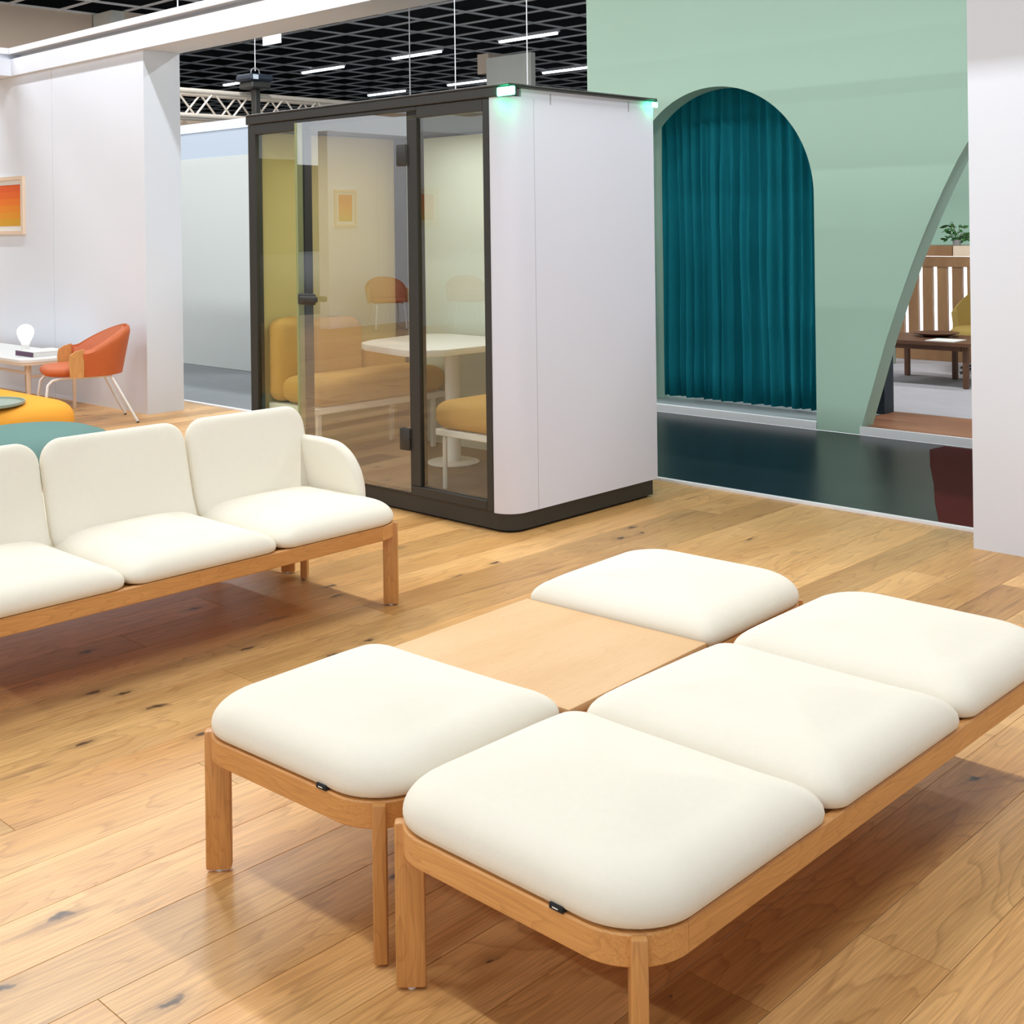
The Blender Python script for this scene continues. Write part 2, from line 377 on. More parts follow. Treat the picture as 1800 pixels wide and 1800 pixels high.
gcol(-6.70, 0, ARC_C-ARC_R, 0); gcol(ARC_C+ARC_R, 0, bell[0][0], 0); gcol(bell[-1][0], 0, 6, 0)
A = [(ARC_C-ARC_R*math.cos(PI*k/60), ARC_Z+ARC_R*math.sin(PI*k/60)) for k in range(61)]
for p, q in zip(A, A[1:]): gcol(*p, *q)
for p, q in zip(bell, bell[1:]): gcol(*p, *q)
greveal([(ARC_C-ARC_R, 0)]+A+[(ARC_C+ARC_R, 0)]); greveal(bell)
gquad((-6.70, GY0, 0), (-6.70, GY1, 0), (-6.70, GY1, GZ), (-6.70, GY0, GZ)); gquad((-6.70, GY0, GZ), (6, GY0, GZ), (6, GY1, GZ), (-6.70, GY1, GZ))
bmesh.ops.remove_doubles(gb, verts=gb.verts, dist=0.0005)
gw = obj('wall_green', gb, M_green); tag(gw, 'tall sage green wall with a round arch and a slanted bell-shaped opening', 'wall', kind='structure')
pf = thing('floor_platform', (0, 0, 0), 'low raised platform floor behind the green wall', 'platform'); pf['kind'] = 'structure'
box('platform_base', mat('grey_platform', (150, 158, 160), 0.4), -6.6, -4.42, 7.992, 8.78, 0, 0.05, pf)
box('wooden_floor', M_redwood, -4.40, 5, 7.97, 8.78, 0, 0.052, pf)
box('carpet_base', M_rug, -7.4, 5, 8.79, 14.5, 0, 0.050, pf)
box('edge_strip', M_trimwhite, -6.298, -4.582, 7.945, 7.99, 0, 0.056, pf)
box('edge_strip', M_trimwhite, -4.24, -1.04, 7.945, 7.968, 0, 0.058, pf)
rb = box('wall_room', M_green, -8.0, 5.0, 14.2, 14.4, 0, 3.4); tag(rb, 'sage green rear wall of the room seen through the slanted opening', 'wall', kind='structure')
wn = box('wall_niche', M_green, -6.42, -6.235, 8.122, 8.78, 0.051, 3.4); tag(wn, 'narrow pale green side wall of the curtain niche behind the round arch', 'wall', kind='structure')
# flat maroon patch with a curved edge on the black floor
mp = [(-3.622, 7.72), (-3.40, 7.25), (-3.14, 6.74), (-2.93, 6.3), (-2.74, 5.93), (-2.70, 5.842), (2.0, 5.842), (2.0, 7.90), (-3.6, 7.90)]
mo = prism('floor_patch', M_maroon, mp, -0.004, 0.0); tag(mo, 'dark maroon floor patch with a curved edge by the right wall', 'floor', kind='structure')

# far wall behind the left end
wf = thing('wall_far', (0, 0, 0), 'pale grey-green far wall with a blue-grey band, left of the glass booth', 'wall'); wf['kind'] = 'structure'
box('wall_lower', M_greywall, -15.0, -10.62, 7.50, 7.7, 0, 2.29, wf)
box('wall_band', M_bluegrey, -15.0, -10.62, 7.505, 7.7, 2.29, 2.58, wf)
box('wall_cap', M_white, -15.0, -10.62, 7.495, 7.7, 2.58, 2.68, wf)
wp = thing('wall_peach', (0, 0, 0), 'tall peach-coloured hall wall reaching the ceiling at top left', 'wall'); wp['kind'] = 'structure'
box('wall_panel', M_peach, -19.2, -18.65, 2.0, 9.76, 0, 5.0, wp)
box('wall_panel', M_concrete, -19.0, -18.05, 9.78, 10.0, 0, 5.0, wp)
box('wall_panel', M_peach, -19.0, -18.05, 10.001, 10.39, 0, 5.0, wp)
tp = thing('wall_tower', (0, 0, 0), 'pale concrete tower rising behind the glass booth roof', 'pillar'); tp['kind'] = 'structure'
box('tower_block', M_concrete, -13.9, -12.93, 14.0, 14.1, 0, 4.18, tp)
box('side_block', M_peach, -14.15, -13.9, 14.05, 14.6, 3.95, 4.27, tp)
for nm, a in (('wall_hall_end', (-60, 20, 46, 46.3)), ('wall_hall_side', (-60.3, -60, -75, 46))):
    o = box(nm, M_ceil, *a, 0, 5.6); tag(o, 'dark distant hall wall, '+('at the far end' if 'end' in nm else 'on the left side'), 'wall', kind='structure')

# ceiling: dark plane, grid of bars and baffles
cl = box('ceiling', M_ceil, -62, 22, -14, 48, 5.55, 5.7); tag(cl, 'black hall ceiling with a lattice of thin grey bars', 'ceiling', kind='structure')
bmx = bmesh.new(); add_box(bmx, -52, 0, -0.016, 0.016, 5.0, 5.03); mex = bpy.data.meshes.new('grid_bar'); bmx.to_mesh(mex); bmx.free(); mex.materials.append(M_bar)
bmy = bmesh.new(); add_box(bmy, -0.016, 0.016, 6.5, 46, 5.0, 5.03); mey = bpy.data.meshes.new('grid_bar'); bmy.to_mesh(mey); bmy.free(); mey.materials.append(M_bar)
for k in range(-12, 36):
    o = link('grid_bar', mex, None, cl); o.location = (0, 16.6+0.82*k, 0)
for k in range(-34, 14):
    o = link('grid_bar', mey, None, cl); o.location = (-16.57+1.04*k, 0, -0.001)

# ------------------------------------------------------------------ benches and sofa
MOD, BW, RZ0, RZ1 = 0.609, 0.659, 0.275, 0.331
def seat_cushion(x0, x1, y0, y1, R, rolls, parent, z0=0.333, h=0.082, crown=0.022, over=0.0):
    """rolls = roll-off radii of the edges (x0, x1, y0, y1)."""
    out = rrect(x0, x1, y0, y1, R, 10, 8)
    cx, cy, hx, hy = (x0+x1)/2, (y0+y1)/2, (x1-x0)/2, (y1-y0)/2
    def roll(p):
        wx = max(0, abs((p[0]-cx)/hx))**6; wy = max(0, abs((p[1]-cy)/hy))**6
        rx_ = rolls[0] if p[0] < cx else rolls[1]; ry_ = rolls[2] if p[1] < cy else rolls[3]
        return (rx_*wx+ry_*wy)/(wx+wy+1e-9)
    rings = [(0.022, z0-0.0015), (0.008, z0+0.001), (0.002, z0+0.007), (0.0, z0+0.018)]
    for k in range(1, 10):
        a = PI/2*k/9
        rings.append(((lambda p, a=a: roll(p)*(1-math.cos(a))), z0+0.018+(h-0.018)*math.sin(a)))
    m = min(hx, hy)
    for k in range(1, 7):
        t = k/7; rings.append(((lambda p, t=t: roll(p)+(m*0.98-roll(p))*t), z0+h+crown*math.sin(PI/2*t)))
    bm = pillow_bm(out, rings)
    return obj('seat_cushion', bm, M_cream, parent, smooth=True)
def rail_strip(pts, th=0.022, z0=RZ0, z1=RZ1):
    bm = bmesh.new(); n = len(pts); P_ = [Vector((p[0], p[1], 0)) for p in pts]; rows = []
    for i, p in enumerate(P_):
        t = (P_[min(i+1, n-1)]-P_[max(i-1, 0)]).normalized(); nn = Vector((-t.y, t.x, 0))
        e = 0.003
        prof = [(0, z0+e), (0, z1-e), (e, z1), (th-e, z1), (th, z1-e), (th, z0+e), (th-e, z0), (e, z0)]
        rows.append([bm.verts.new((p.x+nn.x*d, p.y+nn.y*d, z)) for d, z in prof])
    for a, b in zip(rows, rows[1:]):
        for k in range(8): bm.faces.new((a[k], a[(k+1) % 8], b[(k+1) % 8], b[k]))
    bm.faces.new(rows[0][::-1]); bm.faces.new(rows[-1]); return bm
RC = 0.125
def bench_frame(t, x0, x1, y0, y1):
    """t sits at the world origin of its floor spot; coordinates are relative to t."""
    def arc(cx, cy, a0, a1, n=12): return [(cx+RC*math.cos(a0+(a1-a0)*k/n), cy+RC*math.sin(a0+(a1-a0)*k/n)) for k in range(n+1)]
    ln = [(x0+RC, y0)]
    obj('end_rail', rail_strip(arc(x0+RC, y0+RC, PI, 1.5*PI)+arc(x1-RC, y0+RC, -PI/2, 0)), M_oakx, t, True, 40)
    obj('end_rail', rail_strip(arc(x1-RC, y1-RC, 0, PI/2)+arc(x0+RC, y1-RC, PI/2, PI)), M_oakx, t, True, 40)
    obj('side_rail', rail_strip([(x1, y0+RC+0.0008), (x1, y1-RC-0.0008)]), M_oak, t, True, 40)
    obj('side_rail', rail_strip([(x0, y1-RC-0.0008), (x0, y0+RC+0.0008)]), M_oak, t, True, 40)
    for cx, cy, a in ((x0+RC, y0+RC, 1.25*PI), (x1-RC, y0+RC, -0.25*PI), (x1-RC, y1-RC, 0.25*PI), (x0+RC, y1-RC, 0.75*PI)):
        bm = bmesh.new(); add_box(bm, RC-0.043, RC+0.016, -0.0145, 0.0145, 0.006, RZ1-0.001, 0.005, 2)
        bmesh.ops.rotate(bm, verts=bm.verts, cent=(0, 0, 0), matrix=Matrix.Rotation(a, 3, 'Z')); bmesh.ops.translate(bm, verts=bm.verts, vec=(cx, cy, 0))
        lg = obj('leg', bm, M_oakz, t, True, 40)
        px, py = cx+(RC-0.014)*math.cos(a), cy+(RC-0.014)*math.sin(a)
        lathe('foot_glide', M_whitemetal, [(0, 0), (0.008, 0.0), (0.009, 0.007), (0, 0.007)], px, py, lg, 10)
    prism('seat_panel', M_oakx, rrect(x0+0.024, x1-0.024, y0+0.024, y1-0.024, RC-0.024, 6, 2), 0.298, 0.326, t)
def bench(name, x0, y0, mods, label, back=False, MOD=MOD, BW=BW):
    x1 = BW; y1 = MOD*len(mods)
    t = thing(name, (x0, y0, 0), label, 'sofa' if back else 'bench')
    bench_frame(t, 0, x1, 0, y1)
    for i, kd in enumerate(mods):
        ya, yb = i*MOD+0.002, (i+1)*MOD-0.002
        first, last = i == 0, i == len(mods)-1
        lo_t, hi_t = i > 0 and mods[i-1] == 'table', not last and mods[i+1] == 'table'
        if kd == 'table':
            bm = bmesh.new(); add_box(bm, 0.0, x1, ya, yb, RZ1+0.001, RZ1+0.022, 0.003, 2)
            tag(obj('table_panel', bm, M_oaktop, t, True, 35), 'flat pale oak table panel between two cushions'); continue
        R = [0.135 if first else 0.055, 0.135 if last else 0.055, 0.135 if last else 0.055, 0.135 if first else 0.055]
        if lo_t: R[0] = R[3] = 0.03
        if hi_t: R[1] = R[2] = 0.06
        c = seat_cushion(-0.006, x1+0.006, ya+0.001-(0.003 if first else 0), yb-0.001+(0.003 if last else 0), R, (0.10, 0.10, 0.085 if first else 0.16, 0.085 if last else 0.16), t)
        if first and not back:
            bm = bmesh.new(); xt = 0.475
            add_box(bm, xt-0.016, xt+0.016, ya-0.005, ya+0.02, 0.330, 0.341, 0.002)
            tg = obj('fabric_tag', bm, M_tag, c); tag(tg, 'small black fabric tag')
            box('tag_mark', M_whitemetal, xt-0.007, xt+0.006, ya-0.0056, ya-0.0045, 0.3345, 0.3365, t)
    return t
b1 = bench('bench', -1.887, 1.565, ['seat']*3, 'long cream three-cushion bench on oak legs nearest the camera at right', BW=0.660)
b2 = bench('bench', -2.552, 1.556, ['seat', 'table', 'seat'], 'cream bench with an oak table panel between its two cushions, centre of the floor', BW=0.648)
b2.rotation_euler = (0, 0, math.radians(2.5))
sf = bench('sofa', -4.366, 1.45, ['seat']*3, 'cream three-seat sofa with backrests and one rounded arm on oak frame', back=True, MOD=0.6)
b3 = bench('bench', -5.051, 1.45, ['seat']*3, 'cream bench standing back to back behind the three-seat sofa', MOD=0.6)
# backrests (local x: 0 = rear of the sofa)
def slab(outline, th, fn, parent, name, roll=0.045, fat=1.0):
    out = outline
    rings = []
    for k in range(0, 9):
        a = PI/2*(k/8); rings.append((roll*(1-math.sin(a)) if False else roll*(1-math.sin(a)), -th/2*math.cos(a)))
    pre = [(roll+0.06*fat, -th/2-0.004*fat), (roll+0.16*fat, -th/2-0.007*fat)]
    full = list(reversed(pre))+[(roll*(1-math.sin(PI/2*k/6)), -th/2*math.cos(PI/2*k/6)) for k in range(7)]
    full += [(roll*(1-math.cos(PI/2*k/6)), th/2*math.sin(PI/2*k/6)) for k in range(1, 7)]
    full += [(roll+0.06*fat, th/2+0.006*fat), (roll+0.14*fat, th/2+0.010*fat)]
    return obj(name, pillow_bm(out, full, fn=fn), M_cream, parent, smooth=True)
for i in range(3):
    ya, yb = i*0.6+0.003, (i+1)*0.6-0.003
    if i == 2: yb -= 0.02
    o2 = rrect(ya, yb, 0.0, 0.40, [0.05, 0.085, 0.085, 0.05], 8, 6)
    def fn(v):
        s = v.y; x = 0.098-0.30*s+0.27*max(0, 0.12-s)**2*6+0.10*s*s; z = 0.345+s*0.985
        return Vector((x+v.z*0.96, v.x, z+v.z*0.25))
    slab(o2, 0.06, fn, sf, 'back_cushion')
ar = [(0.0, 0.345), (0.40, 0.345)]
armo = [(-0.02, 0.36), (0.20, 0.345), (0.43, 0.35), (0.44, 0.37)]
for k in range(0, 13):
    a = PI/2*k/12; armo.append((0.235+0.205*math.cos(a), 0.40+0.215*math.sin(a)))
armo += [(0.16, 0.618), (0.08, 0.617), (0.02, 0.614), (-0.02, 0.606), (-0.03, 0.58), (-0.028, 0.48)]
slab(armo, 0.05, lambda v: Vector((v.x, 1.8-0.040-v.z, v.y)), sf, 'arm_cushion', roll=0.024, fat=0.3)

# ------------------------------------------------------------------ glass meeting booth
PX0, PX1, PY0, PY1, PZ = -6.305, -4.14, 4.30, 5.47, 2.19
pod = thing('meeting_booth', (0, 0, 0), 'glass-fronted meeting booth with black frame, white side and green status light', 'booth')
RB = 0.11
def podpath(r_in=0.0, x_start=-4.257, yend=PY1):
    c = [(x_start, PY0+r_in)]
    for k in range(13):
        a = -PI/2+PI/2*k/12; c.append((PX1-RB+(RB-r_in)*math.cos(a), PY0+RB+(RB-r_in)*math.sin(a)))
    c.append((PX1-r_in, yend)); return c
base = [(PX0, PY1), (PX0, PY0+0.015)]+[(p[0], p[1]) for p in podpath(0.015, -6.2)]+[(PX1-0.015, PY1)]
base = [(PX0, PY1-0.02), (PX0, PY0+0.012)]+podpath(0.012, -6.2, PY1-0.03)
prism('plinth', M_black, base, 0.012, 0.098, pod)
prism('plinth_foot', M_tag, [(PX0+.02, PY1-.05), (PX0+.02, PY0+.035)]+podpath(0.035, -6.2, PY1-.05), 0.0, 0.012, pod)
# white corner + side skin
pin, pout = podpath(0.03, -4.255), podpath(0.0, -4.255)
prism('side_panel', M_podwhite, pout+pin[::-1], 0.095, 2.132, pod, smooth=True)
box('side_cap', M_podwhite, PX1-0.03, PX1-0.0005, PY0+RB, PY1, 2.132, 2.172, pod)
box('panel_seam', M_gap, PX1-0.002, PX1+0.0006, 4.497, 4.4995, 0.1, 2.13, pod)
for yy in (4.62, 5.25): box('panel_slot', M_grey, PX1-0.001, PX1+0.001, yy, yy+0.006, 2.105, 2.16, pod)
box('rear_panel', M_podback, PX0+0.03, PX1-0.03, PY1-0.05, PY1-0.01, 0.1, 2.075, pod)
box('rear_header', M_podceil, PX0+0.03, PX1-0.03, PY1-0.05, PY1-0.01, 2.075, 2.13, pod)
box('rear_corner', M_navy, PX0+0.055, PX0+0.17, PY1-0.062, PY1-0.051, 0.1, 2.09, pod)
box('left_panel', M_podwhite, PX0-0.004, PX0+0.026, PY0+0.05, PY1, 0.1, 2.13, pod)
tag(box('felt_lining', M_olive, PX0+0.027, PX0+0.05, PY0+0.06, PY1-0.052, 0.105, 2.085, pod), 'mustard felt inner wall')
box('right_lining', M_olive, PX1-0.055, PX1-0.031, PY0+RB, PY1-0.052, 0.105, 2.085, pod)
box('inner_floor', M_podcarpet, PX0+0.03, PX1-0.03, PY0+0.06, PY1-0.05, 0.0985, 0.108, pod)
box('inner_ceiling', M_podceil, PX0+0.03, PX1-0.03, PY0+0.05, PY1-0.01, 2.09, 2.128, pod)
# roof: front fascia and thin lid
box('roof_fascia', M_black, PX0-0.012, PX1+0.03, PY0-0.012, PY0+0.05, 2.13, 2.178, pod, 0.004)
box('roof_lid', M_black, PX0-0.012, PX1+0.03, PY0-0.014, PY1+0.005, 2.1785, 2.19, pod, 0.003)
box('roof_edge', M_black, PX1-0.029, PX1+0.028, PY0+0.052, PY1+0.004, 2.1725, 2.178, pod)
# front frame
def fr(nm, xa, xb, za, zb, d=0.0): return box(nm, M_black, xa, xb, PY0-0.004-d, PY0+0.05, za, zb, pod, 0.003)
fr('frame_stile', PX0, -6.233, 0.100, 2.128)
fr('frame_stile', -4.300, -4.257, 0.100, 2.128)
fr('frame_mullion', -5.772, -5.745, 0.150, 2.066)
fr('frame_mullion', -4.862, -4.785, 0.150, 2.066)
fr('frame_head', -6.232, -5.759, 2.067, 2.128); fr('frame_head', -4.786, -4.301, 2.067, 2.128); fr('frame_head', -5.758, -4.787, 2.108, 2.128)
fr('frame_sill', -6.232, -4.863, 0.100, 0.110); fr('frame_sill', -4.862, -4.301, 0.100, 0.1485); fr('frame_sill', -6.232, -5.772, 0.111, 0.1485)
tag(box('window_pane', M_glassL, -6.232, -5.773, PY0+0.012, PY0+0.020, 0.149, 2.066, pod), 'narrow left glass pane')
tag(box('window_pane', M_glass, -4.784, -4.301, PY0+0.012, PY0+0.020, 0.149, 2.066, pod), 'right glass pane beside the door')
# door, standing a touch ajar: hinged at the right mullion
dh = Vector((-4.858, PY0+0.004, 0)); ang = math.radians(2.8)
def dbox(nm, m, xa, xb, ya, yb, za, zb, parent, bev=0.0):
    bm = bmesh.new(); add_box(bm, xa, xb, ya, yb, za, zb, bev, 2)
    bmesh.ops.rotate(bm, verts=bm.verts, cent=(0, 0, 0), matrix=Matrix.Rotation(ang, 3, 'Z')); bmesh.ops.translate(bm, verts=bm.verts, vec=dh)
    return obj(nm, bm, m, parent, bool(bev), 35)
door = dbox('door', M_glassD, -0.895, 0.0, -0.010, 0.0, 0.114, 2.104, pod); tag(door, 'frameless glass door')
dbox('door_edge', M_edge, -0.913, -0.8955, -0.012, 0.030, 0.114, 2.104, door)
hd = dbox('door_handle', M_black, -0.885, -0.742, -0.030, -0.0105, 1.068, 1.132, door, 0.008)
dbox('door_handle', M_black, -0.84, -0.70, -0.058, -0.031, 1.085, 1.118, door, 0.008)
dbox('hinge', M_black, -0.072, 0.002, -0.022, -0.0105, 1.82, 1.935, door, 0.006)
dbox('hinge', M_black, -0.072, 0.002, -0.022, -0.0105, 0.33, 0.445, door, 0.006)
# status lights
tag(box('status_light', M_green_led, -4.175, -4.06, PY0-0.028, PY0-0.0145, 2.128, 2.170, pod, 0.006, 2), 'glowing green status light on the front corner')
tag(box('status_light', M_green_led, PX1+0.0285, PX1+0.035, PY1-0.05, PY1+0.0, 2.140, 2.168, pod, 0.003), 'glowing green status light on the rear corner')
area('booth_ceiling_lamp', (-5.2, 4.9, 2.085), 1.2, 0.5, 9, (1, 0.97, 0.92))

# things inside the booth
PF = 0.1085
ps = thing('booth_sofa', (0, 0, 0), 'mustard two-seat sofa on white frame inside the booth along its left wall', 'sofa')
def soft(name, m, x0, x1, y0, y1, z0, z1, parent, r=0.05, R=0.06, loc=None):
    out = rrect(x0, x1, y0, y1, R, 6, 4); h = z1-z0; r = min(r, h/2*0.98)
    rings = [(r*(1-math.sin(PI/2*k/5)), z0+r*(1-math.cos(PI/2*k/5))) for k in range(6)]
    rings += [(r*(1-math.cos(PI/2*k/5)), z1-r+r*math.sin(PI/2*k/5)) for k in range(6)]
    rings += [(r+0.05, z1+0.006), (r+0.11, z1+0.009)]
    return obj(name, pillow_bm(out, rings), m, parent, smooth=True)
XB = PX0+0.055
soft('seat', M_mustard, XB+0.12, -5.74, 4.38, 5.39, 0.455, 0.62, ps, 0.065, 0.05)
soft('backrest', M_mustard, XB, XB+0.16, 4.365, 4.62, 0.46, 0.96, ps, 0.06, 0.06)
soft('backrest', M_mustard, XB, XB+0.16, 4.625, 5.02, 0.46, 0.94, ps, 0.075, 0.07)
soft('backrest', M_mustard, XB, XB+0.14, 5.03, 5.40, 0.46, 0.76, ps, 0.06, 0.06)
box('seat_frame', M_whitemetal, XB+0.02, -5.755, 4.37, 5.40, 0.415, 0.454, ps, 0.006)
for xx, yy in ((-5.78, 4.40), (-5.78, 5.30), (-6.18, 4.40), (-6.18, 5.30)):
    box('leg', M_whitemetal, xx-0.014, xx+0.014, yy-0.014, yy+0.014, PF, 0.415, ps, 0.003)
st = thing('booth_bench', (0, 0, 0), 'mustard seat on white frame inside the booth by the right pane', 'bench')
soft('seat', M_mustard, -4.87, -4.21, 4.46, 5.36, 0.425, 0.575, st, 0.06, 0.05)
box('seat_frame', M_whitemetal, -4.86, -4.22, 4.47, 5.35, 0.388, 0.424, st, 0.005)
for xx, yy in ((-4.805, 4.49), (-4.26, 4.49), (-4.805, 5.32), (-4.26, 5.32)):
    lathe('leg', M_whitemetal, [(0, PF), (0.013, PF), (0.013, 0.388), (0, 0.388)], xx, yy, st, 12)
pt = thing('booth_table', (0, 0, 0), 'white pedestal table with round base inside the booth', 'table')
tpts = [(-5.70, 4.66), (-5.60, 4.60), (-5.15, 4.50), (-5.05, 4.53), (-4.97, 4.66), (-4.95, 5.18), (-5.02, 5.32), (-5.15, 5.38), (-5.68, 5.38), (-5.80, 5.33), (-5.84, 5.20), (-5.78, 4.80)]
prism('table_top', M_whitemetal, tpts, 0.785, 0.822, pt, bev=0.004)
lathe('column', M_whitemetal, [(0, 0.118), (0.045, 0.118), (0.045, 0.7845), (0, 0.7845)], -5.30, 5.02, pt, 28)
lathe('base', M_whitemetal, [(0, PF), (0.155, PF), (0.155, 0.114), (0.15, 0.1175), (0, 0.1175)], -5.30, 5.02, pt, 40)

# ------------------------------------------------------------------ curtain behind the arch
cb = bmesh.new(); nx = 300; zs = [0.075, 0.3, 0.7, 1.1, 1.5, 1.9, 2.3, 2.7, 3.1]; rows = []
ph = [random.random()*6.28 for _ in range(6)]
for z in zs:
    row = []
    for i in range(nx+1):
        u = i/nx; x = -6.20+1.85*u; f = 1-z/3.1
        uu = u+0.006*math.sin(3*z+9*u)+0.012*f*math.sin(u*14+ph[0])
        y = 8.33+0.034*math.sin(uu*2*PI*21+1.2*math.sin(uu*17+ph[1]))+0.020*math.sin(uu*2*PI*9.3+ph[2])*(0.6+0.6*f)+0.010*math.sin(uu*2*PI*47+ph[3])
        row.append(cb.verts.new((x+0.012*math.sin(uu*2*PI*13+ph[4])*f, y, z)))
    rows.append(row)
for a, b in zip(rows, rows[1:]):
    for i in range(nx): cb.faces.new((a[i], a[i+1], b[i+1], b[i]))
bmesh.ops.solidify(cb, geom=list(cb.faces), thickness=0.004)
tag(obj('curtain', cb, M_teal, smooth=True), 'deep teal floor-length pleated curtain hanging behind the round arch', 'curtain')
tag(tube('curtain_track', M_black, [(-6.23, 8.34, 3.12), (-4.3, 8.34, 3.12)], 0.012), 'dark rail carrying the teal curtain above the round arch', 'rail')

# ------------------------------------------------------------------ room behind the slanted opening
Z2 = 0.052
sp = thing('slat_partition', (0, 0, 0), 'oak slatted room divider with bright gaps behind the coffee table', 'partition')
SY = 12.25
box('top_rail', M_slat, -6.6, -3.6, SY-0.03, SY+0.03, 1.02, 1.125, sp); box('bottom_rail', M_slat, -6.6, -3.6, SY-0.03, SY+0.03, Z2, 0.20, sp)
bm = bmesh.new(); add_box(bm, 0, 0.105, SY-0.022, SY+0.022, 0.20, 1.02); me = bpy.data.meshes.new('slat'); bm.to_mesh(me); bm.free(); me.materials.append(M_slat)
for k in range(19):
    o = link('slat', me, None, sp); o.location = (-6.58+0.158*k, 0, 0)
wb = box('white_backboard', M_trimwhite, -7.2, -3.2, 13.6, 13.65, Z2, 1.2); tag(wb, 'bright white board standing behind the oak slats', 'board')
sh = thing('shelf_unit', (0, 0, 0), 'low oak shelf box behind the slatted divider top', 'shelf')
box('shelf_front', M_slat, -6.6, -5.50, 12.30, 12.80, 1.13, 1.235, sh); box('shelf_front', M_ply, -5.49, -4.2, 12.30, 12.80, 1.13, 1.235, sh)
box('shelf_leg', M_slat, -6.58, -6.5, 12.4, 12.7, Z2, 1.129, sh); box('shelf_leg', M_slat, -4.3, -4.22, 12.4, 12.7, Z2, 1.129, sh)
ct = thing('coffee_table', (0, 0, 0), 'dark walnut coffee table seen through the slanted opening', 'table')
ctp = rrect(-5.42, -4.42, 10.25, 11.0, 0.05, 5, 2)
prism('table_top', M_walnut, ctp, 0.415, 0.445, ct)
for xx, yy in ((-4.51, 10.33), (-4.86, 10.90), (-5.33, 10.33), (-5.33, 10.92)):
    box('leg', M_walnutz, xx-0.022, xx+0.022, yy-0.022, yy+0.022, Z2, 0.4145, ct, 0.004)
box('apron', M_walnut, -5.30, -4.54, 10.30, 10.325, 0.37, 0.4145, ct)
tag(lathe('dish', M_walnut, [(0, 0.447), (0.10, 0.447), (0.20, 0.475), (0.205, 0.48), (0.19, 0.479), (0.09, 0.456), (0, 0.455)], -4.98, 10.78, None, 28), 'shallow wooden dish on the walnut coffee table', 'dish')
tag(box('magazine', M_paper, -4.86, -4.60, 10.30, 10.55, 0.446, 0.452), 'pale magazine lying on the walnut coffee table', 'magazine')
ac = thing('armchair', (0, 0, 0), 'ochre upholstered swivel armchair behind the coffee table', 'armchair')
ax, ay = -4.84, 11.55
def shell(name, m, cx, cy, face, r0, prof, parent, half=1.9, th=0.05, n=26, ztop=None, zb=0.3, rake=0.12, seg=6):
    """Wrap-round shell: angle 0 is the back; prof(a) gives the top height."""
    bm = bmesh.new(); rowsI, rowsO = [], []
    for i in range(n+1):
        a = -half+2*half*i/n; d = face+PI+a; zt = prof(a); ri, ro = [], []
        for k in range(seg+1):
            t = k/seg; z = zb+(zt-zb)*t; r = r0+rake*t*(0.35+0.65*max(0, math.cos(a)))
            e = th*(0.5 if k in (seg,) else 1.0)
            ri.append(bm.verts.new((cx+r*math.cos(d), cy+r*math.sin(d), z)))
            ro.append(bm.verts.new((cx+(r+e)*math.cos(d), cy+(r+e)*math.sin(d), z-(0.012 if k == seg else 0))))
        rowsI.append(ri); rowsO.append(ro)
    for A_, flip in ((rowsI, False), (rowsO, True)):
        for a, b in zip(A_, A_[1:]):
            for k in range(seg): bm.faces.new((a[k], b[k], b[k+1], a[k+1]))
    for i in range(n):
        bm.faces.new((rowsI[i][seg], rowsI[i+1][seg], rowsO[i+1][seg], rowsO[i][seg])); bm.faces.new((rowsI[i][0], rowsI[i+1][0], rowsO[i+1][0], rowsO[i][0]))
    for i in (0, n):
        for k in range(seg): bm.faces.new((rowsI[i][k], rowsI[i][k+1], rowsO[i][k+1], rowsO[i][k]))
    return obj(name, bm, m, parent, smooth=True, flat_angle=50)
fa = math.radians(-130)
shell('back_shell', M_ochre, ax, ay, fa, 0.30, lambda a: 0.60+0.38*max(0, math.cos(a*0.75))**0.8, ac, 2.0, 0.07, 30, zb=0.36)
lathe('seat', M_ochre, [(0, 0.34), (0.28, 0.34), (0.33, 0.38), (0.33, 0.44), (0.28, 0.48), (0, 0.49)], ax, ay, ac, 28, 60)
lathe('pedestal', M_black, [(0, 0.09), (0.025, 0.09), (0.025, 0.34), (0, 0.34)], ax, ay, ac, 14)
for k in range(4):
    a = PI/4+PI/2*k+0.4
    tube('base_foot', M_black, [(ax+0.027*math.cos(a), ay+0.027*math.sin(a), 0.12), (ax+0.2*math.cos(a), ay+0.2*math.sin(a), 0.10), (ax+0.33*math.cos(a), ay+0.33*math.sin(a), 0.066)], 0.013, ac, 8)
